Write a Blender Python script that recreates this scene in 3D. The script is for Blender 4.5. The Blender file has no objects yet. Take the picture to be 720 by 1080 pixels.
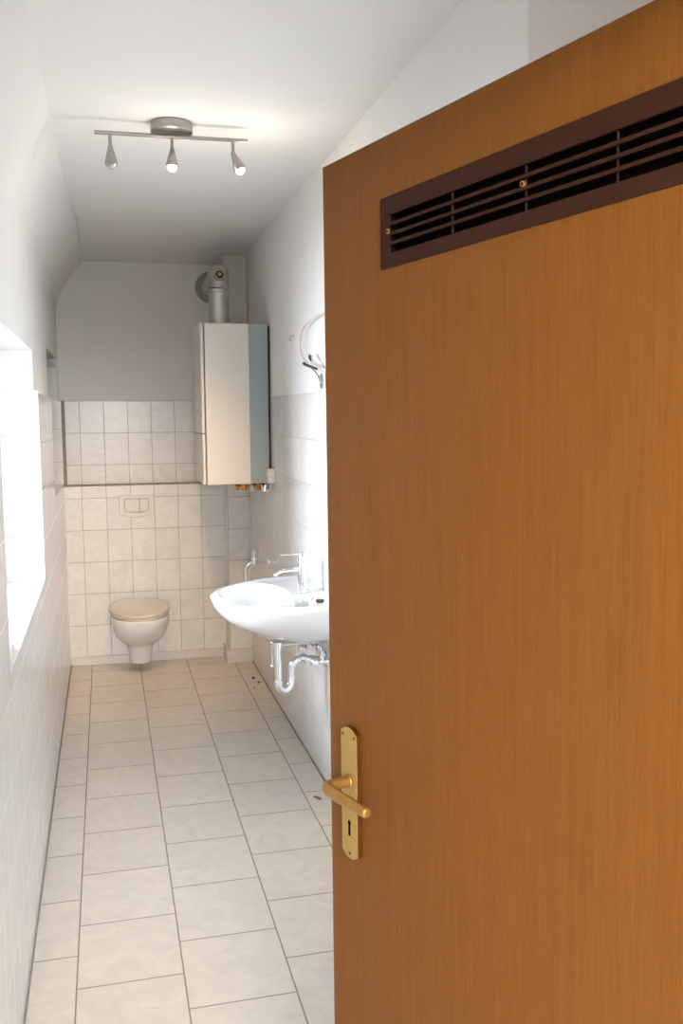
import bpy, bmesh, math, random
from mathutils import Vector, Matrix
random.seed(4)
S = bpy.context.scene
COL = S.collection
PI = math.pi

# ------------------------------------------------------------------ camera
FPX = 983.18
YAW, PITCH, ROLL = 0.246794, 0.105138, 0.0070168
cy, sy, cp, sp, cr, sr = math.cos(YAW), math.sin(YAW), math.cos(PITCH), math.sin(PITCH), math.cos(ROLL), math.sin(ROLL)
fw = Vector((sy * cp, cy * cp, -sp)); rt = Vector((cy, -sy, 0)); dn = fw.cross(rt)
r2 = cr * rt + sr * dn; d2 = -sr * rt + cr * dn
cd = bpy.data.cameras.new('camera'); cam = bpy.data.objects.new('camera', cd); COL.objects.link(cam)
cd.sensor_fit = 'VERTICAL'; cd.sensor_height = 36; cd.sensor_width = 24; cd.lens = FPX / 1080 * 36
cd.clip_start = 0.02; cd.clip_end = 200
cam.matrix_world = Matrix((( r2.x, -d2.x, -fw.x, 0), (r2.y, -d2.y, -fw.y, 0), (r2.z, -d2.z, -fw.z, 1.6), (0, 0, 0, 1)))
S.camera = cam

# ------------------------------------------------------------------ world, light, exposure
w = bpy.data.worlds.new('world'); S.world = w; w.use_nodes = True
bg = w.node_tree.nodes['Background']; bg.inputs[0].default_value = (0.80, 0.90, 1.0, 1); bg.inputs[1].default_value = 1.0
def area(name, loc, rot, sx, sy_, power, col):
    l = bpy.data.lights.new(name, 'AREA'); l.shape = 'RECTANGLE'; l.size = sx; l.size_y = sy_; l.energy = power; l.color = col
    o = bpy.data.objects.new(name, l); o.location = loc; o.rotation_euler = rot; COL.objects.link(o); return o
area('window_daylight', (-2.0, 3.8, 1.85), (0, -PI / 2 + 0.18, -0.12), 1.9, 1.8, 440, (0.78, 0.885, 1.0))
area('hall_fill', (0.30, -3.7, 2.22), (math.radians(84), 0, 0), 1.5, 0.7, 310, (1.0, 0.965, 0.92))  # added fill lamp shining in through the doorway, no hall window behind it
area('hall_ceiling_fill', (0.25, -0.5, 2.52), (0, 0, 0), 1.2, 0.9, 14, (1.0, 0.95, 0.88))  # unseen lamp added to light the door and near walls
S.view_settings.view_transform = 'Standard'; S.view_settings.look = 'None'
S.view_settings.gamma = 1; S.view_settings.use_curve_mapping = False; S.view_settings.exposure = 0.10

# ------------------------------------------------------------------ materials
def mat(name, col, rough=0.5, metal=0.0, spec=0.5, noise=0.0, nscale=20, bump=0.0, bscale=200, coat=0.0, emit=None, es=0.0, trans=0.0):
    m = bpy.data.materials.new(name); m.use_nodes = True; nt = m.node_tree; b = nt.nodes['Principled BSDF']
    b.inputs['Base Color'].default_value = (*col, 1); b.inputs['Roughness'].default_value = rough
    b.inputs['Metallic'].default_value = metal; b.inputs['Specular IOR Level'].default_value = spec
    b.inputs['Coat Weight'].default_value = coat; b.inputs['Transmission Weight'].default_value = trans
    g = nt.nodes.new('ShaderNodeNewGeometry')
    if noise:
        n = nt.nodes.new('ShaderNodeTexNoise'); n.inputs['Scale'].default_value = nscale; n.inputs['Detail'].default_value = 5
        nt.links.new(g.outputs['Position'], n.inputs['Vector'])
        mr = nt.nodes.new('ShaderNodeMapRange'); mr.inputs[1].default_value = .3; mr.inputs[2].default_value = .7
        mr.inputs[3].default_value = 1 - noise; mr.inputs[4].default_value = 1 + noise
        nt.links.new(n.outputs['Fac'], mr.inputs[0])
        mx = nt.nodes.new('ShaderNodeVectorMath'); mx.operation = 'SCALE'; mx.inputs[0].default_value = col
        nt.links.new(mr.outputs[0], mx.inputs['Scale']); nt.links.new(mx.outputs[0], b.inputs['Base Color'])
    if bump:
        n2 = nt.nodes.new('ShaderNodeTexNoise'); n2.inputs['Scale'].default_value = bscale; n2.inputs['Detail'].default_value = 6
        nt.links.new(g.outputs['Position'], n2.inputs['Vector'])
        bp = nt.nodes.new('ShaderNodeBump'); bp.inputs['Strength'].default_value = bump; bp.inputs['Distance'].default_value = 0.004
        nt.links.new(n2.outputs['Fac'], bp.inputs['Height']); nt.links.new(bp.outputs[0], b.inputs['Normal'])
    if emit:
        b.inputs['Emission Color'].default_value = (*emit, 1); b.inputs['Emission Strength'].default_value = es
    return m

class NT:
    def __init__(s, m): s.nt = m.node_tree
    def m(s, op, a, b=None, c=None):
        n = s.nt.nodes.new('ShaderNodeMath'); n.operation = op
        for i, v in enumerate((a, b, c)):
            if v is None: continue
            if isinstance(v, (int, float)): n.inputs[i].default_value = v
            else: s.nt.links.new(v, n.inputs[i])
        return n.outputs[0]
    def mix(s, f, a, b):
        n = s.nt.nodes.new('ShaderNodeMix'); n.data_type = 'RGBA'
        if isinstance(f, (int, float)): n.inputs[0].default_value = f
        else: s.nt.links.new(f, n.inputs[0])
        for i, v in ((6, a), (7, b)):
            if isinstance(v, tuple): n.inputs[i].default_value = (*v, 1)
            else: s.nt.links.new(v, n.inputs[i])
        return n.outputs[2]

def tile_mat(name, ax, uoff, uw, voff, vw, grout, col, col2, gcol, rough, stagger=0.0, rot=0.0, bump=0.25, wav=0.0):
    """procedural tiles; ax = two world axes carrying the grid"""
    m = bpy.data.materials.new(name); m.use_nodes = True; N = NT(m); nt = m.node_tree; b = nt.nodes['Principled BSDF']
    g = nt.nodes.new('ShaderNodeNewGeometry'); sx = nt.nodes.new('ShaderNodeSeparateXYZ'); nt.links.new(g.outputs['Position'], sx.inputs[0])
    U, V = sx.outputs[ax[0]], sx.outputs[ax[1]]
    u = N.m('DIVIDE', N.m('SUBTRACT', U, uoff), uw); cu = N.m('FLOOR', u)
    v = N.m('DIVIDE', N.m('SUBTRACT', V, voff), vw)
    if stagger: v = N.m('ADD', v, N.m('MULTIPLY', N.m('FLOORED_MODULO', cu, 2), stagger))
    cv = N.m('FLOOR', v); fu = N.m('SUBTRACT', u, cu); fv = N.m('SUBTRACT', v, cv)
    du = N.m('MULTIPLY', N.m('MINIMUM', fu, N.m('SUBTRACT', 1, fu)), uw)
    dv = N.m('MULTIPLY', N.m('MINIMUM', fv, N.m('SUBTRACT', 1, fv)), vw)
    d = N.m('MINIMUM', du, dv)
    mr = nt.nodes.new('ShaderNodeMapRange'); nt.links.new(d, mr.inputs[0]); mr.inputs[1].default_value = grout * 0.8; mr.inputs[2].default_value = grout * 1.25
    cb = nt.nodes.new('ShaderNodeCombineXYZ'); nt.links.new(cu, cb.inputs[0]); nt.links.new(cv, cb.inputs[1])
    wn = nt.nodes.new('ShaderNodeTexWhiteNoise'); nt.links.new(cb.outputs[0], wn.inputs[0])
    off = nt.nodes.new('ShaderNodeVectorMath'); off.operation = 'MULTIPLY_ADD'
    nt.links.new(wn.outputs['Color'], off.inputs[0]); off.inputs[1].default_value = (7, 7, 7); nt.links.new(g.outputs['Position'], off.inputs[2])
    n1 = nt.nodes.new('ShaderNodeTexNoise'); n1.inputs['Scale'].default_value = 9; n1.inputs['Detail'].default_value = 7; n1.inputs['Roughness'].default_value = .62; n1.inputs['Distortion'].default_value = 1.6
    nt.links.new(off.outputs[0], n1.inputs['Vector'])
    m1 = nt.nodes.new('ShaderNodeMapRange'); nt.links.new(n1.outputs['Fac'], m1.inputs[0]); m1.inputs[1].default_value = .38; m1.inputs[2].default_value = .66
    c = N.mix(m1.outputs[0], col, col2)
    hv = nt.nodes.new('ShaderNodeHueSaturation'); nt.links.new(c, hv.inputs['Color'])
    nt.links.new(N.m('ADD', N.m('MULTIPLY', wn.outputs['Value'], .05), .975), hv.inputs['Value'])
    fin = N.mix(mr.outputs[0], gcol, hv.outputs[0]); nt.links.new(fin, b.inputs['Base Color'])
    nt.links.new(N.m('ADD', N.m('MULTIPLY', N.m('SUBTRACT', 1, mr.outputs[0]), .6), rough), b.inputs['Roughness'])
    bp = nt.nodes.new('ShaderNodeBump'); bp.inputs['Strength'].default_value = bump; bp.inputs['Distance'].default_value = 0.002
    h = mr.outputs[0]
    if wav:
        n3 = nt.nodes.new('ShaderNodeTexNoise'); n3.inputs['Scale'].default_value = 14; nt.links.new(off.outputs[0], n3.inputs['Vector'])
        h = N.m('ADD', h, N.m('MULTIPLY', n3.outputs['Fac'], wav))
    nt.links.new(h, bp.inputs['Height']); nt.links.new(bp.outputs[0], b.inputs['Normal'])
    return m

TC, TC2, GC = (0.84, 0.835, 0.825), (0.77, 0.76, 0.745), (0.40, 0.36, 0.32)
TROW = 0.2045
tile_back = tile_mat('wall_tile_back', (0, 2), -0.155, 0.1495, 0.055, TROW, 0.0016, TC, TC2, GC, 0.26, wav=.25)
tile_side = tile_mat('wall_tile_side', (1, 2), 0.09, 0.20, 0.055, TROW, 0.0018, TC, TC2, (0.36, 0.33, 0.30), 0.13, wav=.25)
tile_left = tile_mat('wall_tile_left', (1, 2), 0.05, 0.1495, 0.055, TROW, 0.0012, TC, TC2, (0.56, 0.53, 0.49), 0.12, wav=.25)
tile_flat = tile_mat('wall_tile_sill', (0, 1), -0.26, 0.20, 0.09, 0.15, 0.0012, TC, TC2, GC, 0.16)
tile_jamb = tile_mat('wall_tile_jamb', (0, 2), -0.4125, 0.16, 0.085, 0.2045, 0.0014, TC, TC2, (0.50, 0.46, 0.41), 0.16)
floor_m = tile_mat('floor_tile', (0, 1), 0.170, 0.298, 2.400, 0.335, 0.0021, (0.78, 0.705, 0.62), (0.70, 0.63, 0.55), (0.30, 0.245, 0.19), 0.34, stagger=0.5, bump=.4)
plaster = mat('white_plaster', (0.86, 0.85, 0.83), 0.9, spec=.2, noise=.012, nscale=3, bump=.16, bscale=90)
plaster_rough = mat('rough_plaster', (0.76, 0.73, 0.69), 0.95, spec=.15, bump=.7, bscale=110)
ceil_m = mat('ceiling_paint', (0.87, 0.865, 0.85), 0.95, spec=.15, bump=.25, bscale=120)
skirt_m = mat('skirting_tile', (0.72, 0.70, 0.67), 0.2)
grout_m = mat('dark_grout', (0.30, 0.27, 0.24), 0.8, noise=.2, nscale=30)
chrome = mat('chrome', (0.82, 0.83, 0.85), 0.08, 1.0)
nickel = mat('brushed_nickel', (0.38, 0.36, 0.335), 0.34, 1.0, bump=.1, bscale=300)
alu = mat('flue_aluminium', (0.56, 0.54, 0.52), 0.42, 0.85, noise=.14, nscale=14, bump=.25, bscale=45)
ceramic = mat('white_ceramic', (0.86, 0.87, 0.88), 0.07, coat=.4)
plastic = mat('white_plastic', (0.76, 0.74, 0.70), 0.3)
frost = mat('clear_grey_plastic', (0.42, 0.46, 0.47), 0.2)
lidm = mat('toilet_lid_plastic', (0.82, 0.72, 0.59), 0.22)
cream = mat('cream_enamel', (0.74, 0.70, 0.63), 0.32)
greyblue = mat('grey_blue_enamel', (0.34, 0.41, 0.43), 0.45)
brown = mat('brown_rust', (0.10, 0.045, 0.022), 0.8, noise=.3, nscale=60)
copper = mat('brass_fitting', (0.60, 0.28, 0.06), 0.35, 0.7)
brass = mat('aged_brass', (0.33, 0.175, 0.045), 0.36, 0.6, noise=.05, nscale=40)
brass_plate = mat('aged_brass_plate', (0.37, 0.25, 0.065), 0.42, 0.4, noise=.05, nscale=70)
brass_dark = mat('brass_edge', (0.085, 0.028, 0.004), 0.4, 0.4)
grille_m = mat('dark_brown_plastic', (0.030, 0.010, 0.006), 0.6, spec=.12, bump=.15, bscale=400)
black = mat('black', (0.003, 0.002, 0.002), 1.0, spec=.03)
rubber = mat('dark_sleeve', (0.05, 0.04, 0.035), 0.6)
cable_m = mat('cream_cable', (0.70, 0.60, 0.47), 0.5)
pvc = mat('window_frame_white', (0.82, 0.82, 0.82), 0.3)
glass = bpy.data.materials.new('window_glass'); glass.use_nodes = True; _n = glass.node_tree; _n.nodes.clear()
_o = _n.nodes.new('ShaderNodeOutputMaterial'); _t = _n.nodes.new('ShaderNodeBsdfTransparent'); _g = _n.nodes.new('ShaderNodeBsdfGlossy'); _f = _n.nodes.new('ShaderNodeFresnel'); _m = _n.nodes.new('ShaderNodeMixShader')
_g.inputs['Roughness'].default_value = 0.02
_n.links.new(_f.outputs[0], _m.inputs[0]); _n.links.new(_t.outputs[0], _m.inputs[1]); _n.links.new(_g.outputs[0], _m.inputs[2]); _n.links.new(_m.outputs[0], _o.inputs[0])
glass_blue = mat('glass_shelf_edge', (0.35, 0.55, 0.62), 0.05, trans=.6)
tape = mat('wood_chip', (0.42, 0.17, 0.03), 0.6)
dirt = mat('dirt', (0.06, 0.04, 0.03), 0.9)
bulb_m = mat('lit_bulb', (1, .9, .7), 0.3, emit=(1.0, 0.74, 0.38), es=14)
bulb_off = mat('unlit_bulb', (0.5, 0.5, 0.5), 0.15, metal=.3)

def wood_mat():
    m = bpy.data.materials.new('beech_veneer'); m.use_nodes = True; N = NT(m); nt = m.node_tree; b = nt.nodes['Principled BSDF']
    tc = nt.nodes.new('ShaderNodeTexCoord')
    def nz(scale, vec, det, dist=0):
        mp = nt.nodes.new('ShaderNodeMapping'); mp.inputs['Scale'].default_value = vec; nt.links.new(tc.outputs['Object'], mp.inputs[0])
        n = nt.nodes.new('ShaderNodeTexNoise'); n.inputs['Scale'].default_value = scale; n.inputs['Detail'].default_value = det; n.inputs['Distortion'].default_value = dist
        nt.links.new(mp.outputs[0], n.inputs['Vector']); return n.outputs['Fac']
    a = nz(5, (14, 14, 0.5), 4); c = nz(34, (8, 8, 0.35), 6); d = nz(55, (9, 9, 1.0), 3)
    f = N.m('ADD', N.m('ADD', N.m('MULTIPLY', a, .35), N.m('MULTIPLY', c, .45)), N.m('MULTIPLY', d, .25))
    r = nt.nodes.new('ShaderNodeValToRGB'); nt.links.new(f, r.inputs[0])
    r.color_ramp.elements[0].position = .36; r.color_ramp.elements[0].color = (0.124, 0.043, 0.0045, 1)
    r.color_ramp.elements[1].position = .70; r.color_ramp.elements[1].color = (0.174, 0.068, 0.0095, 1)
    nt.links.new(r.outputs[0], b.inputs['Base Color']); b.inputs['Roughness'].default_value = .5; b.inputs['Specular IOR Level'].default_value = .2
    return m
wood = wood_mat()

# ------------------------------------------------------------------ mesh helpers
def link(name, bm, mats, parent=None, smooth=False, bevel=0.0, loc=None, seg=2, recalc=True):
    if recalc: bmesh.ops.recalc_face_normals(bm, faces=bm.faces)
    me = bpy.data.meshes.new(name); bm.to_mesh(me); bm.free()
    for m in (mats if isinstance(mats, (list, tuple)) else [mats]): me.materials.append(m)
    o = bpy.data.objects.new(name, me); COL.objects.link(o)
    if parent: o.parent = parent
    if loc: o.location = loc
    if smooth:
        for p in me.polygons: p.use_smooth = True
        me.set_sharp_from_angle(angle=math.radians(40))
    if bevel:
        md = o.modifiers.new('bevel', 'BEVEL'); md.width = bevel; md.segments = seg; md.limit_method = 'ANGLE'
        md.angle_limit = math.radians(40)
        for p in me.polygons: p.use_smooth = True
        me.set_sharp_from_angle(angle=math.radians(40))
    return o
def box(bm, a, b, mi=0):
    x0, y0, z0 = a; x1, y1, z1 = b
    v = [bm.verts.new(p) for p in ((x0,y0,z0),(x1,y0,z0),(x1,y1,z0),(x0,y1,z0),(x0,y0,z1),(x1,y0,z1),(x1,y1,z1),(x0,y1,z1))]
    fs = []
    for i, q in enumerate(((0,3,2,1),(4,5,6,7),(0,1,5,4),(2,3,7,6),(0,4,7,3),(1,2,6,5))):
        f = bm.faces.new([v[k] for k in q]); f.material_index = mi[i // 2] if isinstance(mi, tuple) else mi; fs.append(f)
    return fs      # mi tuple = (z faces, y faces, x faces)
def frame_of(t):
    t = t.normalized(); up = Vector((0, 0, 1)) if abs(t.z) < .9 else Vector((1, 0, 0))
    a = t.cross(up).normalized(); return a, t.cross(a).normalized()
def tube(bm, pts, r, n=16, mi=0, caps=True, sq=None):
    pts = [Vector(p) for p in pts]; rs = r if isinstance(r, (list, tuple)) else [r] * len(pts); rings = []
    a = b = None
    for i, p in enumerate(pts):
        t = (pts[min(i+1, len(pts)-1)] - pts[max(i-1, 0)]).normalized()
        if a is None: a, b = frame_of(t)
        else:
            a = (a - t * a.dot(t)).normalized(); b = t.cross(a).normalized()
        rings.append([bm.verts.new(p + rs[i] * (math.cos(2*PI*k/n) * a + (sq or 1) * math.sin(2*PI*k/n) * b)) for k in range(n)])
    for i in range(len(rings)-1):
        for k in range(n):
            f = bm.faces.new((rings[i][k], rings[i][(k+1)%n], rings[i+1][(k+1)%n], rings[i+1][k])); f.material_index = mi
    if caps:
        for q in (rings[0], rings[-1]):
            f = bm.faces.new(q); f.material_index = mi
def arc(p0, p1, p2, n=8):
    p0, p1, p2 = map(Vector, (p0, p1, p2)); return [(1-t)**2*p0 + 2*t*(1-t)*p1 + t*t*p2 for t in [i/n for i in range(n+1)]]
def loft(bm, rings, mi=0, cap0=True, cap1=True):
    R = [[bm.verts.new(p) for p in q] for q in rings]; n = len(R[0])
    for i in range(len(R)-1):
        for k in range(n):
            f = bm.faces.new((R[i][k], R[i][(k+1)%n], R[i+1][(k+1)%n], R[i+1][k])); f.material_index = mi
    if cap0: bm.faces.new(R[0]).material_index = mi
    if cap1: bm.faces.new(R[-1]).material_index = mi
def cyl(bm, p0, p1, r, n=24, mi=0): tube(bm, [p0, p1], r, n, mi)
def thing(name, label, cat, loc=(0,0,0), group=None, mw=None):
    o = bpy.data.objects.new(name, None); COL.objects.link(o); o.empty_display_size = .1
    if mw is not None: o.matrix_world = mw
    else: o.location = loc
    tag(o, label, cat, group); return o
def tag(o, label=None, cat=None, group=None, kind=None):
    if label: o['label'] = label
    if cat: o['category'] = cat
    if group: o['group'] = group
    if kind: o['kind'] = kind
    return o
def struct(o): o['kind'] = 'structure'; return o
BM = bmesh.new

# ------------------------------------------------------------------ room shell
XL, XP, XR = -0.26, -0.277, 0.885
YU, YLW, YF = 6.21, 6.09, 0.66         # upper back wall, lower (cistern) back wall, inner face of front wall
ZT = 0.055 + 8 * TROW                   # top of tiles 1.691
bm = BM(); box(bm, (-1.0, -4.0, -.08), (1.7, 6.5, 0)); struct(link('floor', bm, floor_m))

bm = BM()                               # ceiling, dips a little towards the far wall
prof = [(-4.0, 2.612), (4.9, 2.612), (5.5, 2.603), (5.91, 2.585), (6.21, 2.568), (6.5, 2.56)]
for s in (0, 1): pass
for (ya, za), (yb, zb) in zip(prof[:-1], prof[1:]):
    q = [(-1.0, ya, za), (1.7, ya, za), (1.7, yb, zb), (-1.0, yb, zb)]
    bm.faces.new([bm.verts.new(p) for p in q]); bm.faces.new([bm.verts.new((p[0], p[1], p[2] + .1)) for p in q])
bmesh.ops.remove_doubles(bm, verts=bm.verts, dist=1e-4)
struct(link('ceiling', bm, ceil_m, recalc=False))

# left wall: plaster core with window opening (Y 2.53..4.0, z .93..1.865) and wall niche (Y 5.02..6.05, z 1.175..1.945)
M_L = [plaster, tile_left, tile_flat, tile_jamb]
W0, W1, WZ0, WZ1 = 2.53, 4.0, 0.925, 1.865
N0, N1, NZ0, NZ1 = 5.02, 6.06, 1.175, 1.945
bm = BM()
D = -0.62
def P_(y0, y1, z0, z1, x0=D, x1=XP): box(bm, (x0, y0, z0), (x1, y1, z1), 0)
P_(YF, W0 - .012, 0, 2.26); P_(W0 - .012, W1 + .012, 0, WZ0 - .012); P_(W0 - .012, W1 + .012, WZ1, 2.26)
P_(W1 + .012, N0, 0, 2.26); P_(N0, N1, 0, NZ0 - .012); P_(N0, N1, NZ1, 2.26); P_(N0, N1, NZ0 - .012, NZ1, D, -.50); P_(N1, 6.5, 0, 2.26)
P_(N1 - .02, N1, ZT, NZ1, -.5, XP + .001)
T = (2, 3, 1)
def T_(y0, y1, z0, z1, x0=XP - .002, x1=XL): box(bm, (x0, y0, z0), (x1, y1, z1), T)
T_(YF, W0 - .0122, 0, ZT); T_(W0 - .0122, W1 + .0122, 0, WZ0 - .0005); T_(W1 + .0122, N0, 0, ZT); T_(N0, N1, 0, NZ0); T_(N1, YU, 0, ZT)
box(bm, (-.56, W1, WZ0 - .011), (XL - .0005, W1 + .0121, ZT + .012), T)       # tiled jambs and sill of the window
box(bm, (-.56, W0 - .0121, WZ0 - .011), (XL - .0005, W0, ZT + .012), T)
box(bm, (-.56, W0, WZ0 - .012), (XL - .0005, W1, WZ0 + .0003), T)
box(bm, (-.50, N0, NZ0 - .012), (XL - .0005, N1, NZ0 + .0003), T)             # niche sill and tiled far jamb
box(bm, (-.50, N1 - .012, NZ0), (XL - .0005, N1 + .001, ZT), (2, 3, 3))
wl = struct(link('wall_left', bm, M_L))

bm = BM()                               # sloping strip between left wall and ceiling
ys = [YF, 2.5, 4.0, 5.0, 6.21]; xc = [-.154, -.152, -.143, -.113, -.098]
rows = []
for y, x in zip(ys, xc):
    zc = 2.612 if y < 5 else (2.610 if y < 6 else 2.568)
    base = [(XP, 2.20), (XP + .002, 2.27), (XP + .016, 2.34), ((XP + x) / 2 - .006, 2.455), (x, zc)]
    rows.append([bm.verts.new((a, y, b)) for a, b in base])
for i in range(len(rows) - 1):
    for k in range(4): bm.faces.new((rows[i][k], rows[i+1][k], rows[i+1][k+1], rows[i][k+1]))
box(bm, (D, YF, 2.26), (XP - .0005, 6.5, 2.62))
struct(link('wall_left_slope', bm, plaster, smooth=True, recalc=False))

bm = BM()                               # right wall
box(bm, (XR + .004, YF, 0), (1.15, 6.5, 2.62), 0)
box(bm, (XR, 1.8, 0), (XR + .005, 6.3, ZT), (0, 0, 1))
struct(link('wall_right', bm, [plaster, tile_side]))
bm = BM(); box(bm, (0.845, YF, 0), (XR + .01, 1.80, 2.615)); struct(link('wall_right_pier', bm, plaster_rough))

bm = BM()                               # back wall, upper recessed part with tiles to ZT
box(bm, (-.62, YU + .006, 0), (1.15, 6.5, 2.62), 0)
box(bm, (XL, YU, 1.10), (XR, YU + .008, ZT), (0, 1, 0))
struct(link('wall_back', bm, [plaster, tile_back]))
bm = BM()                               # cistern front wall with its ledge
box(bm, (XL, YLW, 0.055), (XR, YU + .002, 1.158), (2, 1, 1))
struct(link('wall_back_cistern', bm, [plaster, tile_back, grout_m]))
bm = BM()
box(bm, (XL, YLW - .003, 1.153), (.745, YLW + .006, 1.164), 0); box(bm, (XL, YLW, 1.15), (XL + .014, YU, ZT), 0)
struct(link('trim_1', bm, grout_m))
bm = BM(); box(bm, (0.742, 5.913, 0), (XR + .001, YU + .01, 2.60), 0); box(bm, (0.738, 5.909, 0.0), (XR, YU + .009, 2.20), (0, 1, 1))
struct(link('wall_back_pipe_casing', bm, [plaster, tile_back]))
bm = BM(); box(bm, (XL, YLW - .006, 0), (.73, YLW + .02, .055)); struct(link('baseboard_back', bm, skirt_m, bevel=.002))
bm = BM(); box(bm, (.716, 5.885, 0), (XR, 5.92, .088)); box(bm, (.716, 5.9201, 0), (.7379, YLW - .007, .088)); struct(link('baseboard_casing', bm, skirt_m, bevel=.003))
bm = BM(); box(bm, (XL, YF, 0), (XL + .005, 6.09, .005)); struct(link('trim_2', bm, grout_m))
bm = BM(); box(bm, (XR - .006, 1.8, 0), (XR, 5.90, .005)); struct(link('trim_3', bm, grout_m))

# front wall with doorway, and the hall the camera stands in
bm = BM()
Y0 = .52
box(bm, (-1.0, Y0, 0), (-.245, YF, 2.62)); box(bm, (.665, Y0, 0), (1.7, YF, 2.62)); box(bm, (-.245, Y0, 2.04), (.665, YF, 2.62))
struct(link('wall_front', bm, plaster))
bm = BM()
box(bm, (-.255, Y0 - .012, 0), (-.205, YF + .012, 2.0)); box(bm, (.625, Y0 - .012, 0), (.675, YF + .012, 2.0)); box(bm, (-.255, Y0 - .012, 2.0), (.675, YF + .012, 2.05))
struct(link('trim_4', bm, wood, bevel=.003))
for nm, a, b in (('wall_hall_left', (-1.1, -4.1, 0), (-1.0, Y0, 2.62)), ('wall_hall_right', (1.7, -4.1, 0), (1.8, Y0, 2.62)), ('wall_hall_back', (-1.1, -4.1, 0), (1.8, -4.0, 2.62))):
    bm = BM(); box(bm, a, b); struct(link(nm, bm, plaster))

# window in the left wall
wf = bpy.data.objects.new('window_1', None); COL.objects.link(wf); wf.location = (-.56, 3.265, .93); struct(wf)
wf['label'] = 'white framed bathroom window set deep in the left wall'
bm = BM()
def fr(bm, y0, y1, z0, z1, t, x0, x1):
    box(bm, (x0, y0, z0), (x1, y0 + t, z1)); box(bm, (x0, y1 - t, z0), (x1, y1, z1)); box(bm, (x0, y0 + t, z0), (x1, y1 - t, z0 + t)); box(bm, (x0, y0 + t, z1 - t), (x1, y1 - t, z1))
fr(bm, -.735, .735, 0, .932, .055, -.055, .0); link('window_frame', bm, pvc, wf, bevel=.003)
bm = BM(); fr(bm, -.68, 0, .055, .877, .05, -.045, .012); link('sash', bm, pvc, wf, bevel=.003)
bm = BM(); fr(bm, 0, .68, .055, .877, .05, -.045, .012); link('sash', bm, pvc, wf, bevel=.003)
bm = BM(); box(bm, (.012, -.012, .42), (.05, .012, .45)); box(bm, (.035, -.012, .32), (.05, .012, .45)); link('window_handle', bm, pvc, wf, bevel=.003)
bm = BM(); box(bm, (-.03, -.64, .10), (-.026, -.04, .83)); box(bm, (-.03, .04, .10), (-.026, .64, .83)); link('pane', bm, glass, wf)

# ------------------------------------------------------------------ the open door
u = Vector((0.2969, -0.9545, 0.0264)).normalized(); n_ = Vector((-0.9549, -0.2968, 0.0093)).normalized(); wv = n_.cross(u).normalized()
if wv.z < 0: wv = -wv
P0 = Vector((0.3497, 1.4952, 1.99)); DH = 1.982; DW = .86; DT = .040
org = P0 - wv * DH
yl = wv.cross(u).normalized()           # local +Y, away from the camera
door = bpy.data.objects.new('door_1', None); COL.objects.link(door); struct(door)
door.matrix_world = Matrix(((u.x, yl.x, wv.x, org.x), (u.y, yl.y, wv.y, org.y), (u.z, yl.z, wv.z, org.z), (0, 0, 0, 1)))
door['label'] = 'open wood veneer door with brown ventilation grille and brass handle'
H = DH
gx0, gx1, gz0, gz1 = .168, .772, H - .187, H - .087     # grille outline
hx0, hx1, hz0, hz1 = gx0 + .016, gx1 - .016, gz0 + .012, gz1 - .018
bm = BM()
for a, b in (((0, 0, 0), (DW, DT, hz0)), ((0, 0, hz1), (DW, DT, H)), ((0, 0, hz0), (hx0, DT, hz1)), ((hx1, 0, hz0), (DW, DT, hz1))): box(bm, a, b)
bmesh.ops.remove_doubles(bm, verts=bm.verts, dist=1e-5)
link('door_leaf', bm, wood, door)
def grille(y0, sgn):
    g = BM(); t = .0035
    ya, yb = (y0 - t, y0) if sgn < 0 else (y0, y0 + t)
    sx0, sx1 = gx0 + .0215, gx1 - .0215
    st = gz1 - .026; sb = gz0 + .0195
    box(g, (gx0, ya, st), (gx1, yb, gz1)); box(g, (gx0, ya, gz0), (gx1, yb, sb)); box(g, (gx0, ya, sb), (sx0, yb, st)); box(g, (sx1, ya, sb), (gx1, yb, st))
    pitch = (st - sb) / 4.0
    for k in range(1, 4):               # three louvre slats, tilted inwards
        zc = sb + pitch * k; dx = .012 * sgn
        vs = [(sx0, ya, zc - .0022), (sx1, ya, zc - .0022), (sx1, ya, zc + .0022), (sx0, ya, zc + .0022)]
        vb = [(p[0], ya - dx * 1.0, p[2] + .0035) for p in vs]
        V = [g.verts.new(p) for p in vs + vb]
        for q in ((0,1,2,3), (4,7,6,5), (0,4,5,1), (3,2,6,7), (0,3,7,4), (1,5,6,2)): g.faces.new([V[i] for i in q])
    for k in range(1, 5):
        xx = gx0 + .0215 + k * .1395
        if xx < sx1 - .01: box(g, (xx - .0005, min(ya - .004 * sgn, ya - .007 * sgn), sb), (xx + .0005, max(ya - .004 * sgn, ya - .007 * sgn), st))
    return g
gr = link('ventilation_grille', grille(0, -1), grille_m, door)
gb = link('ventilation_grille', grille(DT, 1), grille_m, door)
bm = BM(); box(bm, (hx0, .018, hz0), (hx1, .022, hz1))  # added black sheet and lining: shade inside the louvres put in as colour
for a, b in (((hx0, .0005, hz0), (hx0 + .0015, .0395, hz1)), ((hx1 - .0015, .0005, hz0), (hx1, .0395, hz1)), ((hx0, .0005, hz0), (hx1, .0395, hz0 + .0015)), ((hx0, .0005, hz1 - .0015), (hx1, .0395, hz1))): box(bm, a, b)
link('grille_shade_fill', bm, black, door)
for xx, zz in ((.1888, H - .1362), (.4697, H - .1358), (.751, H - .1362)):
    bm = BM(); tube(bm, [(xx, -.0034, zz), (xx, -.0062, zz)], [.0038, .0034], 16); tube(bm, [(xx, -.0062, zz), (xx, -.0064, zz)], [.002, .002], 8, 1)
    link('screw', bm, [brass, black], gr)

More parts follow.
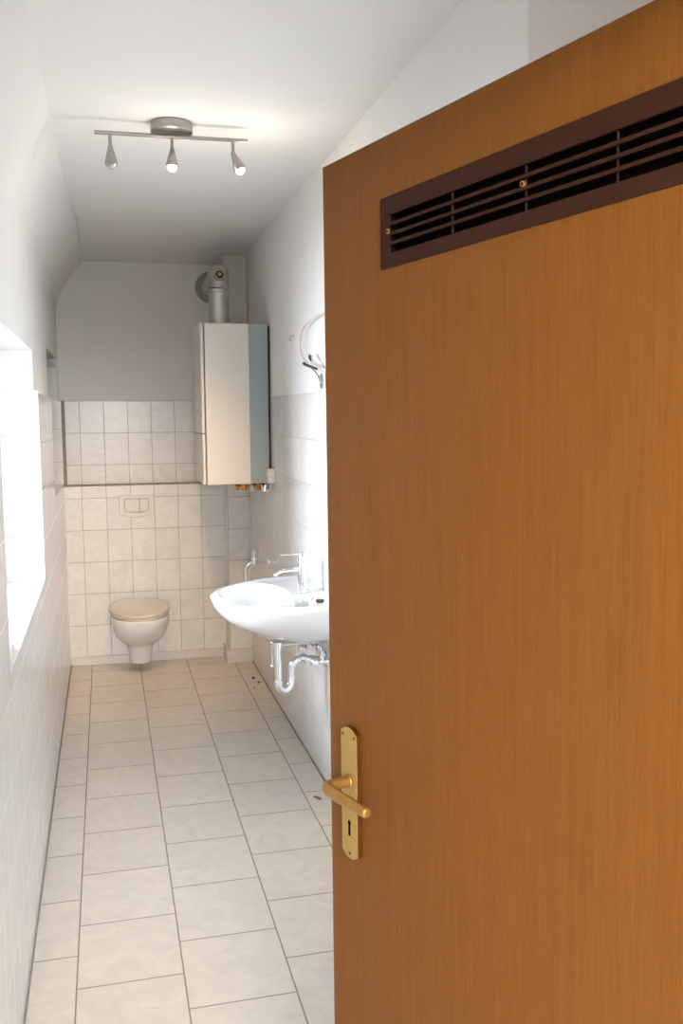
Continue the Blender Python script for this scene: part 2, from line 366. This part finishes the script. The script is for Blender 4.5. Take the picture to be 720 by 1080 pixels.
# lever handle: back plate, neck, grip, keyhole, screws
px0, px1, pzb, pzt = .0465, .0945, H - 1.108, H - .891
PT = .0085
bm = BM(); out = []
n = 12
for i in range(n + 1):
    a = i / n; out.append((px0 + (px1 - px0) * a, pzt - .010 * (2 * a - 1) ** 2))
for i in range(n + 1):
    a = 1 - i / n; out.append((px0 + (px1 - px0) * a, pzb + .010 * (2 * a - 1) ** 2))
fv = [bm.verts.new((x, -PT, z)) for x, z in out]; bv = [bm.verts.new((x, 0, z)) for x, z in out]
bm.faces.new(fv); bm.faces.new(bv[::-1])
for i in range(len(fv)):
    f = bm.faces.new((fv[i], bv[i], bv[(i+1) % len(fv)], fv[(i+1) % len(fv)])); f.material_index = 1
plate = link('back_plate', bm, [brass_plate, brass_dark], door, bevel=.0008)
for xx, zz in ((px0 + .007, pzt - .014), (px1 - .007, pzt - .014), ((px0 + px1) / 2, pzb + .009)):
    bm = BM(); tube(bm, [(xx, -PT + .001, zz), (xx, -PT - .0006, zz)], .0026, 12); link('screw', bm, brass_dark, plate)
bm = BM(); kx, kz = .0700, H - 1.057
cyl(bm, (kx, -PT + .001, kz + .0085), (kx, -PT - .0004, kz + .0085), .0042, 16); box(bm, (kx - .0028, -PT - .0004, kz - .013), (kx + .0028, -PT + .001, kz + .008))
link('keyhole', bm, black, plate)
HX, HZ = .0705, H - .979
hd = BM()
tube(hd, [(HX, -PT + .001, HZ), (HX, -.013, HZ), (HX, -.0135, HZ)], [.0115, .0115, .0085], 28)
tube(hd, [(HX, -.012, HZ), (HX, -.020, HZ), (HX, -.034, HZ)] + arc((HX, -.040, HZ), (HX + .001, -.0535, HZ - .001), (HX + .013, -.0535, HZ - .002), 8) +
     [(HX + .045, -.053, HZ - .003), (HX + .080, -.051, HZ - .004), (HX + .112, -.049, HZ - .005), (HX + .1165, -.049, HZ - .005)],
     [.0085] * 3 + [.0092] * 9 + [.0092, .0086, .0082, .0068], 10, sq=1.06)
link('door_handle', hd, brass, door, bevel=.0022, seg=3)
for zz in (.28, 1.72):                  # hinges
    bm = BM(); cyl(bm, (DW + .006, .002, zz - .04), (DW + .006, .002, zz + .04), .0075, 16); box(bm, (DW - .001, 0, zz - .03), (DW + .006, .003, zz + .03)); link('hinge', bm, nickel, door)

# ------------------------------------------------------------------ ceiling spot bar
LX, LY = .259, 3.42
lp = thing('ceiling_spotlight', 'brushed metal ceiling spotlight bar with three small adjustable heads', 'ceiling light', (LX, LY, 2.612))
bm = BM(); tube(bm, [(0, 0, 0), (0, 0, -.002), (0, 0, -.030), (0, 0, -.034)], [.071, .073, .073, .068], 48); link('canopy', bm, nickel, lp, smooth=True)
BZ = -.046
bm = BM(); tube(bm, [(-.262, 0, BZ + .0), (.265, -.010, BZ)], .0068, 16); link('bar', bm, nickel, lp, smooth=True)
bm = BM(); cyl(bm, (0, 0, -.033), (0, 0, BZ - .004), .006, 12); link('stem', bm, nickel, lp, smooth=True)
def head(x, tilt, lit, nm):
    d = Vector(tilt).normalized(); y0 = -.010 * (x + .262) / .527
    top = Vector((x, y0, BZ)); j = top + Vector((0, 0, -.046))
    bm = BM(); tube(bm, [top + Vector((0, 0, .002)), j], .0058, 14)
    bmesh.ops.create_uvsphere(bm, u_segments=12, v_segments=8, radius=.0085, matrix=Matrix.Translation(j))
    h = link('spot_arm', bm, nickel, lp, smooth=True)
    bm = BM(); tube(bm, [j - d * .002, j + d * .008, j + d * .03, j + d * .054, j + d * .061, j + d * .059, j + d * .046], [.008, .010, .016, .0215, .0205, .0175, .015], 24)
    link('spot_head', bm, nickel, h, smooth=True)
    bm = BM(); c = j + d * .059
    bmesh.ops.create_uvsphere(bm, u_segments=16, v_segments=10, radius=.0172, matrix=Matrix.Translation(c)); b = link('bulb', bm, bulb_m if lit else bulb_off, h, smooth=True)
    if lit:
        l = bpy.data.lights.new('spot_bulb', 'SPOT'); l.energy = lit; l.color = (1, .60, .29); l.spot_size = math.radians(52); l.spot_blend = 1.0; l.shadow_soft_size = .055
        pl = bpy.data.lights.new('bulb_glow', 'POINT'); pl.energy = 1.1; pl.color = (1, .84, .66); pl.shadow_soft_size = .03
        po = bpy.data.objects.new('bulb_glow', pl); COL.objects.link(po); po.parent = lp; po.location = j + d * .095
        o = bpy.data.objects.new('spot_bulb', l); COL.objects.link(o); o.parent = lp; o.location = j + d * .085; o.rotation_euler = (Vector((-.085, 1.22, -1)) if nm == 'b' else d).to_track_quat('-Z', 'Y').to_euler()
head(-.210, (0.03, -.05, -1), 0, 'a'); head(0, (-.04, -.18, -1), 105, 'b'); head(.213, (.42, -.10, -1), 30, 'c')

# ------------------------------------------------------------------ boiler and flue
bo = thing('gas_boiler', 'cream and grey-blue wall hung gas boiler in the far right corner', 'boiler', (0.70, 5.28, 1.22))
def lb(x, y, z): return (x - .70, y - 5.28, z - 1.22)
BX0, BX1, BX2, BY0, BY1, BZ0, BZ1 = .527, .770, .873, 5.08, 5.48, 1.218, 2.088
bm = BM(); box(bm, lb(BX0 + .003, BY0, BZ0), lb(BX1, BY1, BZ1)); link('casing', bm, cream, bo, bevel=.004)
bm = BM(); box(bm, lb(BX1 + .0005, BY0 + .004, BZ0 + .003), lb(BX2, BY1 - .004, BZ1 - .003)); link('rear_casing', bm, greyblue, bo, bevel=.002, loc=None)
bm = BM(); box(bm, lb(BX0 - .020, BY0 + .004, BZ0 + .28), lb(BX0 - .001, BY1, BZ1 + .002)); link('front_panel', bm, cream, bo, bevel=.006)
bm = BM(); box(bm, lb(BX0 - .018, BY0 + .004, BZ0 + .002), lb(BX0 - .001, BY1, BZ0 + .276)); fl = link('control_flap', bm, cream, bo, bevel=.006)
bm = BM(); box(bm, lb(BX2, BY0 + .03, BZ0 + .01), lb(.8855, BY1 - .02, BZ1 - .01)); link('mounting_bracket', bm, brown, bo)
bm = BM()
for xx, yy, rr, mi in ((.70, 5.14, .016, 0), (.735, 5.12, .022, 1), (.775, 5.13, .020, 0), (.815, 5.12, .018, 1), (.845, 5.14, .014, 0)):
    tube(bm, [lb(xx, yy, BZ0 + .004), lb(xx, yy, BZ0 - .018), lb(xx, yy, BZ0 - .022), lb(xx, yy, BZ0 - .036)], [rr, rr, rr * .8, rr * .7], 6, mi)
box(bm, lb(.69, 5.12, BZ0 - .012), lb(.86, 5.20, BZ0 + .001), 2)
link('pipe_fittings', bm, [copper, copper, brown], bo)
bm = BM(); tube(bm, [lb(.775, 5.10, BZ0 - .012), lb(.775, 5.085, BZ0 - .03), lb(.775, 5.08, BZ0 - .045)], [.012, .017, .019], 18); link('drain_funnel', bm, chrome, bo, smooth=True)
bm = BM(); tube(bm, [lb(.85, 5.09, BZ0 - .005), lb(.845, 5.09, BZ0 - .045)], [.009, .012], 14); link('drain_outlet', bm, chrome, bo, smooth=True)

FX, FY, FR = .640, 5.32, .056
fu = thing('flue_pipe', 'silver aluminium flue pipe bending from the boiler top to the back wall', 'flue pipe', (FX, FY, 2.0885))
bm = BM(); tube(bm, [(0, 0, 0), (0, 0, .205)], FR, 40); link('pipe', bm, alu, fu, smooth=True)
bm = BM(); tube(bm, [(0, 0, .188), (0, 0, .19), (0, 0, .206), (0, 0, .208)], [FR, FR + .004, FR + .004, FR], 40)
el = [(0, 0, .206)]; pr = [FR + .002]
for k in range(1, 6):
    a = k / 5 * PI / 2; el.append((0.000 + .012 * k / 5, .085 * (1 - math.cos(a)), .206 + .085 * math.sin(a) + .012)); pr.append(FR + (.003 if k % 2 else .0))
tube(bm, el + [(.016, .16, .303)], pr + [FR + .002], 40)
for za in (.222, .238, .254): tube(bm, [(0, .004, za - .0025), (0, .004, za), (0, .004, za + .0025)], [FR + .001, FR + .0045, FR + .001], 40, caps=False)
link('elbow', bm, alu, fu, smooth=True)
bm = BM(); tube(bm, [(.014, .12, .303), (.052, YU - FY - .0, .330)], FR - .002, 40); link('horizontal_pipe', bm, alu, fu, smooth=True)
bm = BM(); tube(bm, [(.0, -.030, .268), (0, -.062, .280)], [.030, .027], 24); tube(bm, [(0, -.061, .2795), (0, -.066, .2815)], [.021, .020], 24, 1); tube(bm, [(0, -.066, .2815), (0, -.069, .2825)], [.011, .010], 16, 0); link('inspection_cap', bm, [alu, brass_dark], fu, smooth=True)
bm = BM(); tube(bm, [(.058, YU - FY, .333), (.058, YU - FY - .006, .333)], [.102, .100], 48); link('wall_rosette', bm, mat('dull_grey_metal', (.36, .34, .32), .6, .5), fu, smooth=True)

# junction box beside the boiler
jb = thing('junction_box', 'small white electrical box on the tiled wall at the boiler corner', 'electrical box', (XR, 5.0, 1.26))
bm = BM(); box(bm, (-.040, -.028, -.035), (0, .028, .045)); link('box_body', bm, plastic, jb, bevel=.006)
bm = BM(); tube(bm, [(-.02, 0, -.034)] + arc((-.02, 0, -.045), (-.02, .02, -.09), (-.052, .07, -.082), 6) + [(-.056, .10, -.05)], .0055, 10); link('cable', bm, plastic, jb, smooth=True)

# ------------------------------------------------------------------ toilet and flush plate
TX = .170
to = thing('toilet', 'white wall hung toilet with closed lid on the far tiled wall', 'toilet', (TX, YLW, 0.0))
def egg(z, yf, yb, wd, n=48):
    c = (yf + yb) / 2 + .03; pts = []
    for k in range(n):
        a = 2 * PI * k / n; s, co = math.sin(a), math.cos(a)
        ry = (c - yf) if co > 0 else (yb - c)
        pts.append((wd / 2 * math.copysign(abs(s) ** .92, s), c - ry * math.copysign(abs(co) ** .92, co), z))
    return pts
def dsec(z, yf, wd, n=40, yb=0.0, pw=2.3):
    """D-shaped section: round front at yf (negative), straight back at yb"""
    ln = yb - yf; L1 = min(wd * .62, ln); pts = []
    for k in range(n + 1):
        a = -PI / 2 + PI * k / n      # from left side round the front to the right
        s, c = math.sin(a), math.cos(a)
        pts.append(((wd / 2) * math.copysign(abs(s) ** (2 / pw), s), yf + L1 - L1 * abs(c) ** (2 / pw), z))
    wb = wd * .40
    pts += [(wb + 0 * k, yb, z) for k in (0,)] + [(-wb, yb, z)]
    return pts
bm = BM()
secs = [(.060, -.285, .115), (.064, -.293, .128), (.10, -.305, .140), (.15, -.325, .150), (.178, -.345, .166), (.200, -.385, .205), (.225, -.440, .252), (.26, -.495, .296), (.30, -.540, .326), (.35, -.575, .345), (.385, -.588, .350), (.395, -.584, .345)]
loft(bm, [dsec(*s) for s in secs]); link('bowl', bm, ceramic, to, smooth=True)
bm = BM(); loft(bm, [egg(.3965, -.588, -.045, .352), egg(.3995, -.596, -.04, .360), egg(.409, -.598, -.04, .362), egg(.412, -.593, -.045, .356)]); link('seat', bm, lidm, to, smooth=True)
bm = BM(); loft(bm, [egg(.4135, -.592, -.045, .356), egg(.416, -.602, -.035, .366), egg(.428, -.602, -.035, .366), egg(.434, -.592, -.045, .350), egg(.437, -.55, -.09, .31)]); link('lid', bm, lidm, to, smooth=True)
for sx in (-.075, .075):
    bm = BM(); cyl(bm, (sx - .018, -.022, .410), (sx + .018, -.022, .410), .011, 16); link('hinge', bm, chrome, to, smooth=True)

fp = thing('flush_plate', 'white dual flush plate on tiles above the toilet', 'flush plate', (.180, YLW, 1.02))
def plate_out(w_, zt, zb, bow, n=14):
    p = [(-w_, zt), (w_, zt)]; 
    for k in range(n + 1):
        a = 1 - 2 * k / n; p.append((a * w_, zb - bow * (1 - a * a)))
    return p
def prism(bm, pts, y0, y1, mi=0):
    A = [bm.verts.new((x, y0, z)) for x, z in pts]; B = [bm.verts.new((x, y1, z)) for x, z in pts]
    bm.faces.new(A).material_index = mi; bm.faces.new(B[::-1]).material_index = mi
    for i in range(len(A)): bm.faces.new((A[i], B[i], B[(i+1) % len(A)], A[(i+1) % len(A)])).material_index = mi
bm = BM(); prism(bm, plate_out(.112, .072, -.050, .022), 0, -.012); link('plate', bm, plastic, fp, bevel=.004)
bm = BM(); prism(bm, plate_out(.077, .050, -.030, .012), -.0121, -.0128); link('button_recess', bm, mat('shadow_gap_plastic', (.36, .33, .30), .5), fp)
bm = BM(); prism(bm, [(-.073, .046), (.016, .046), (.016, -.036), (-.03, -.035), (-.073, -.029)], -.0128, -.017); link('large_flush_button', bm, plastic, fp, bevel=.0015)
bm = BM(); prism(bm, [(.020, .046), (.073, .046), (.073, -.029), (.045, -.033), (.020, -.036)], -.0128, -.017); link('small_flush_button', bm, plastic, fp, bevel=.0015)

# ------------------------------------------------------------------ washbasin
SYc, SZ = 3.865, .845
si = thing('washbasin', 'white oval ceramic washbasin mounted on the right wall', 'washbasin', (XR, SYc, SZ))
A_, B_ = .478, .365                       # projection, half width
def ssec(z, a, b, x0=0.0, n=56, back=0.0, pw=2.15):
    """outline seen from above: flat at the wall, rounded front towards -X"""
    pts = []
    for k in range(n + 1):
        t = -PI / 2 + PI * k / n
        s, c = math.sin(t), math.cos(t)
        pts.append((x0 - (a + x0 * 0) * abs(c) ** (2 / pw), b * math.copysign(abs(s) ** (2 / (pw + .25)), s), z(-a * abs(c)) if callable(z) else z))
    return pts
def rimz(off):                            # the rim falls slightly towards the front
    return lambda x: off - .012 * (-x / A_) ** 2
bm = BM()
n = 56
def oval(cx, a, b, z, n=56): 
    return [(cx - a * math.cos(-PI/2 + PI * k / n), b * math.sin(-PI/2 + PI * k / n), z) for k in range(n + 1)] + [(cx + a * .0, 0, z)][:0]
outer = []
for z, fa, fb in ((-.190, .40, .36), (-.186, .50, .46), (-.168, .62, .585), (-.135, .755, .73), (-.105, .865, .85), (-.07, .945, .935), (-.035, .99, .985), (-.014, 1.0, 1.0)):
    outer.append(ssec(z, A_ * fa, B_ * fb))
outer.append(ssec(rimz(.000), A_ * .992, B_ * .992)); outer.append(ssec(rimz(.004), A_ * .975, B_ * .978)); outer.append(ssec(rimz(.003), A_ * .945, B_ * .955))
# inner bowl: oval rings between X=-0.145 (tap deck) and the front rim
def inner(z, a0, a1, b, pw=2.2):          # a0 back x, a1 front x
    c, h = (a0 + a1) / 2, (a1 - a0) / 2; pts = []
    for k in range(n + 1):
        t = -PI / 2 + PI * k / n * 1.0
        pts.append((t, z))
    return c, h
R0 = ssec(rimz(.003), A_ * .945, B_ * .955)
def ring_closed(c, h, b, z, m=n + 1):
    # full ellipse with the same vertex count: start at the wall side going round the front
    return [(c + h * math.cos(2 * PI * k / m), -b * math.sin(2 * PI * k / m), z) for k in range(m)]
# resample: for closed ring correspondence map the flat back of R0
def resample(pts, m):
    P = [Vector(p) for p in pts] + [Vector(pts[0])]; L = [0]
    for i in range(len(P) - 1): L.append(L[-1] + (P[i+1] - P[i]).length)
    o = []
    for k in range(m):
        s = L[-1] * k / m; i = max(j for j in range(len(L)) if L[j] <= s + 1e-9); i = min(i, len(P) - 2)
        t = (s - L[i]) / max(L[i+1] - L[i], 1e-9); o.append(tuple(P[i].lerp(P[i+1], t)))
    return o
m_ = 112
def rr(pts):                              # resample and start at the middle of the wall side
    o = resample(pts, m_); 
    k0 = max(range(m_), key=lambda k: (round(o[k][0], 4), -abs(o[k][1]))); o = o[k0:] + o[:k0]
    if o[m_ // 4][1] > 0: o = [o[0]] + o[1:][::-1]
    return o
rings = [rr(p) for p in outer]
def el_(c, h, b, z): return [(c + h * math.cos(2 * PI * k / m_), -b * math.sin(2 * PI * k / m_), z) for k in range(m_)]
c0 = -.292
rings += [el_(c0, .150, .285, -.004), el_(c0, .145, .278, -.014), el_(c0 + .002, .137, .262, -.045), el_(c0 + .008, .118, .225, -.085), el_(c0 + .014, .085, .165, -.118), el_(c0 + .02, .040, .075, -.134), el_(c0 + .02, .022, .022, -.138)]
loft(bm, rings); link('basin', bm, ceramic, si, smooth=True)
bm = BM(); tube(bm, [(c0 + .02, 0, -.139), (c0 + .02, 0, -.134), (c0 + .02, 0, -.131)], [.024, .024, .018], 24); link('drain_cover', bm, chrome, si, smooth=True)
for sy_ in (-.14, .14):
    bm = BM(); cyl(bm, (0, sy_, -.10), (-.05, sy_, -.10), .006, 12); link('mounting_bolt', bm, nickel, si)

# mixer tap
tp = thing('basin_mixer_tap', 'chrome single lever mixer tap standing on the washbasin', 'tap', (.795, 3.835, SZ + .001))
bm = BM(); tube(bm, [(0, 0, 0), (0, 0, .006), (0, 0, .007), (0, 0, .135), (0, 0, .140)], [.026, .026, .0215, .0205, .019], 28); link('body', bm, chrome, tp, smooth=True)
bm = BM(); tube(bm, [(-.005, 0, .100), (-.04, 0, .101), (-.085, 0, .098), (-.112, 0, .088), (-.120, 0, .076)], [.017, .0155, .0135, .012, .011], 20, sq=.75); link('spout', bm, chrome, tp, smooth=True)
bm = BM(); tube(bm, [(0, 0, .138), (0, 0, .165), (0, 0, .170)], [.020, .019, .016], 24)
tube(bm, [(.012, 0, .166), (-.03, 0, .166), (-.09, 0, .164), (-.098, 0, .164)], [.013, .013, .010, .008], 16, sq=.45); link('lever', bm, chrome, tp, smooth=True)

sd = thing('soap_holder', 'small translucent plastic soap holder on the near rim of the washbasin', 'soap holder', (.728, 3.565, SZ - .002))
bm = BM(); box(bm, (-.032, -.022, 0), (.032, .022, .020)); link('dish', bm, frost, sd, bevel=.006)
sb = thing('black_plug', 'small black plug lying on the washbasin beside the wall', 'plug', (.815, 3.60, SZ + .003))
bm = BM(); tube(bm, [(0, 0, 0), (0, 0, .008), (0, 0, .011)], [.016, .018, .010], 20); link('stopper', bm, rubber, sb, smooth=True)
bm = BM(); tube(bm, arc((0, 0, .011), (-.02, .02, .025), (-.035, .01, .004), 8), .0022, 8); link('chain', bm, chrome, sb, smooth=True)

# trap under the basin
DXc = XR + c0 + .02
tr = thing('drain_trap', 'chrome siphon drain pipe under the washbasin', 'drain pipe', (.66, 3.70, .44))
def lt(x, y, z): return (x - .66, y - 3.70, z - .44)
VX, VY = .668, 3.757
bm = BM(); tube(bm, [lt(VX, VY, .656), lt(VX, VY, .634), lt(VX, VY, .633)], [.023, .023, .017], 24); link('waste_tail', bm, chrome, tr, smooth=True)
bend = [lt(VX, VY, .645), lt(VX, VY, .575), lt(VX, VY, .483)]
for k in range(1, 9):
    a = PI * k / 8; bend.append(lt(VX + .030 * (1 - math.cos(a)), VY + .004 * k, .478 - .035 * math.sin(a)))
bend += [lt(VX + .061, 3.79, .508)] + arc(lt(VX + .062, 3.79, .529), lt(VX + .066, 3.79, .565), lt(VX + .108, 3.80, .568), 7) + [lt(XR - .02, 3.795, .556)]
bm = BM(); tube(bm, bend, .0160, 22); link('trap_pipe', bm, chrome, tr, smooth=True)
for p, q in (((VX, VY, .492), (VX, VY, .475)), ((VX + .060, 3.789, .484), (VX + .061, 3.79, .503)), ((VX + .108, 3.80, .568), (VX + .126, 3.80, .565))):
    bm = BM(); tube(bm, [lt(*p), lt(*q)], .0205, 10); link('slip_nut', bm, chrome, tr, smooth=True)
bm = BM(); tube(bm, [lt(XR, 3.80, .555), lt(XR - .006, 3.80, .555), lt(XR - .014, 3.80, .555)], [.038, .036, .020], 28); link('wall_rosette', bm, chrome, tr, smooth=True)
bm = BM(); tube(bm, [lt(.650, 3.79, .655), lt(.650, 3.79, .539)], .0036, 10)
for z in (.645, .546):
    tube(bm, [lt(.650, 3.782, z), lt(VX, VY, z)], .0045, 10); bmesh.ops.create_uvsphere(bm, u_segments=12, v_segments=8, radius=.009, matrix=Matrix.Translation(lt(.650, 3.787, z)))
link('pop_up_linkage', bm, chrome, tr, smooth=True)
bm = BM(); tube(bm, [lt(VX, VY, .640), lt(.82, 3.79, .636)], .003, 8); tube(bm, [lt(.805, 3.79, .655), lt(.805, 3.79, .58)], .0035, 8); link('pull_rod', bm, chrome, tr, smooth=True)

def valve(y, z, label):
    v = thing('angle_valve', label, 'valve', (XR, y, z), 'angle valves under the washbasin')
    bm = BM(); tube(bm, [(0, 0, 0), (-.006, 0, 0), (-.012, 0, 0)], [.026, .024, .012], 24); tube(bm, [(-.01, 0, 0), (-.055, 0, 0)], .0105, 16); tube(bm, [(-.04, 0, 0), (-.04, 0, .030)], .0095, 16); tube(bm, [(-.04, 0, .022), (-.04, 0, .036)], .0115, 6); link('valve_body', bm, chrome, v, smooth=True)
    bm = BM(); tube(bm, [(-.055, 0, 0), (-.060, 0, 0), (-.085, 0, 0), (-.089, 0, 0)], [.008, .016, .018, .014], 10); link('handwheel', bm, chrome, v, smooth=True)
    bm = BM(); tube(bm, arc((-.04, 0, .034), (-.04, 0, .06), (-.055, (3.845 - y) * .3, .078), 10), .0045, 10); link('supply_tube', bm, chrome, v, smooth=True)
valve(3.96, .575, 'chrome angle valve under the washbasin, the one farther from the door'); valve(3.70, .575, 'chrome angle valve under the washbasin, the one nearer the door')

# old wall tap behind the basin
wt = thing('wall_tap', 'old chrome wall tap with cross handle behind the washbasin', 'tap', (XR, 5.22, .758))
bm = BM(); tube(bm, [(0, 0, 0), (-.006, 0, 0), (-.014, 0, 0)], [.032, .030, .012], 24); tube(bm, [(-.012, 0, 0), (-.085, 0, 0)], .0115, 16); link('inlet', bm, chrome, wt, smooth=True)
bm = BM(); tube(bm, [(-.085, 0, .035), (-.085, 0, .012), (-.085, 0, -.012)], [.012, .018, .014], 16); tube(bm, arc((-.085, 0, .0), (-.13, 0, .0), (-.135, 0, -.045), 8) + [(-.135, 0, -.10)], .012, 16); link('spout', bm, chrome, wt, smooth=True)
bm = BM(); tube(bm, [(-.085, 0, .03), (-.085, 0, .065)], .007, 12); tube(bm, [(-.12, 0, .066), (-.05, 0, .066)], .006, 10); tube(bm, [(-.085, -.035, .066), (-.085, .035, .066)], .006, 10)
for q in ((-.12, 0, .07), (-.05, 0, .07), (-.085, -.035, .07), (-.085, .035, .07)): bmesh.ops.create_uvsphere(bm, u_segments=10, v_segments=6, radius=.009, matrix=Matrix.Translation(q))
link('cross_handle', bm, chrome, wt, smooth=True)

# loose lamp cable on the right wall
cb = thing('loose_cable', 'cream cable loop with bare ends hanging from the wall above the washbasin', 'cable', (XR, 3.9, 1.85))
def lc(x, y, z): return (x - XR, y - 3.9, z - 1.85)
pts = [lc(XR - .025, y, z) for y, z in ((3.50, 1.985), (3.62, 1.9935), (3.74, 1.997), (3.84, 1.997), (4.01, 1.986), (4.114, 1.962), (4.158, 1.920), (4.14, 1.881), (4.08, 1.844), (4.00, 1.815))]
def cat(P, s=6):
    P = [Vector(p) for p in P]; P = [P[0]*2-P[1]] + P + [P[-1]*2-P[-2]]; o = []
    for i in range(1, len(P)-2):
        for k in range(s):
            t = k / s; a, b, c, d = P[i-1], P[i], P[i+1], P[i+2]
            o.append(.5*((2*b) + (c-a)*t + (2*a-5*b+4*c-d)*t*t + (3*b-a-3*c+d)*t**3))
    o.append(P[-2]); return o
bm = BM(); tube(bm, cat(pts), .0042, 10); link('sheath', bm, cable_m, cb, smooth=True)
bm = BM(); tube(bm, cat([lc(XR - .025, 3.905, 1.838), lc(XR - .028, 3.868, 1.820), lc(XR - .022, 3.797, 1.789), lc(XR - .02, 3.71, 1.766), lc(XR - .02, 3.56, 1.756)]), .0045, 10); link('second_sheath', bm, cable_m, cb, smooth=True)
bm = BM(); tube(bm, cat([lc(XR - .03, 4.05, 1.820), lc(XR - .034, 4.0, 1.812), lc(XR - .03, 3.90, 1.798), lc(XR - .03, 3.80, 1.785)]), [.007] * 6 + [.006] * 6 + [.005] * 7, 10)
tube(bm, [lc(XR - .03, 3.935, 1.850), lc(XR - .03, 3.915, 1.838), lc(XR - .032, 3.89, 1.825)], [.003, .009, .005], 10); link('wire_connector', bm, rubber, cb, smooth=True)
bm = BM(); tube(bm, cat([lc(XR - .02, 3.944, 1.796), lc(XR - .01, 3.88, 1.768), lc(XR - .01, 3.835, 1.743)]), .003, 8); tube(bm, [lc(XR - .012, 3.785, 1.765), lc(XR - .016, 3.78, 1.748), lc(XR - .016, 3.775, 1.725), lc(XR - .01, 3.79, 1.703)], [.004, .010, .010, .004], 10); link('bare_wire_end', bm, nickel, cb, smooth=True)

hk = thing('wall_hook', 'tiny metal hook on the white wall left of the cable loop', 'hook', (XR + .004, 4.43, 1.962))
bm = BM(); tube(bm, [(0, 0, .008), (-.016, 0, .006)] + arc((-.02, 0, .003), (-.024, 0, -.014), (-.016, -.004, -.014), 5), .0028, 8); link('hook_wire', bm, nickel, hk, smooth=True)

# sill things and crumbs
cl = thing('folded_cloth', 'folded off-white cloth on the near end of the window sill', 'cloth', (-.325, 2.70, WZ0 + .001))
bm = BM()
R = []
for k, (z, s) in enumerate(((0, .94), (.008, 1.0), (.022, 1.0), (.03, .95), (.032, .80))):
    R.append([(.055 * s * math.copysign(abs(math.cos(t)) ** .6, math.cos(t)), .13 * s * math.copysign(abs(math.sin(t)) ** .6, math.sin(t)), z + (.004 * math.sin(3 * t) if k > 1 else 0)) for t in [2 * PI * i / 40 for i in range(40)]])
loft(bm, R); link('cloth_fold', bm, mat('off_white_cloth', (.72, .68, .62), .95, spec=.1, bump=.5, bscale=60), cl, smooth=True)
gs = thing('glass_shelf', 'thin bluish glass shelf high in the small wall niche', 'shelf', (-.38, 5.55, 1.897))
bm = BM(); box(bm, (-.115, -.50, -.003), (.10, .488, .003)); link('shelf_pane', bm, glass_blue, gs)

ch = BM(); box(ch, (-.006, -.020, 0), (.006, .020, .006)); o = link('wood_chip', ch, tape, bevel=.002, loc=(.812, 3.665, .0005)); o.rotation_euler = (0, 0, .5)
tag(o, 'small orange brown wood chip on the floor near the door handle', 'debris')
for k, (x, y, s) in enumerate(((.826, 5.50, .012), (.842, 5.40, .009), (.800, 5.30, .006))):
    b_ = BM(); bmesh.ops.create_icosphere(b_, subdivisions=1, radius=s, matrix=Matrix.Diagonal((1, 1.3, .5, 1)))
    o = link('dirt_crumb', b_, dirt, loc=(x, y, s * .45)); tag(o, ('largest dark crumb on the floor by the pipe casing', 'middle dark crumb on the floor near the pipe casing', 'smallest dark crumb on the floor, nearest the washbasin')[k], 'debris', 'crumbs on the floor')
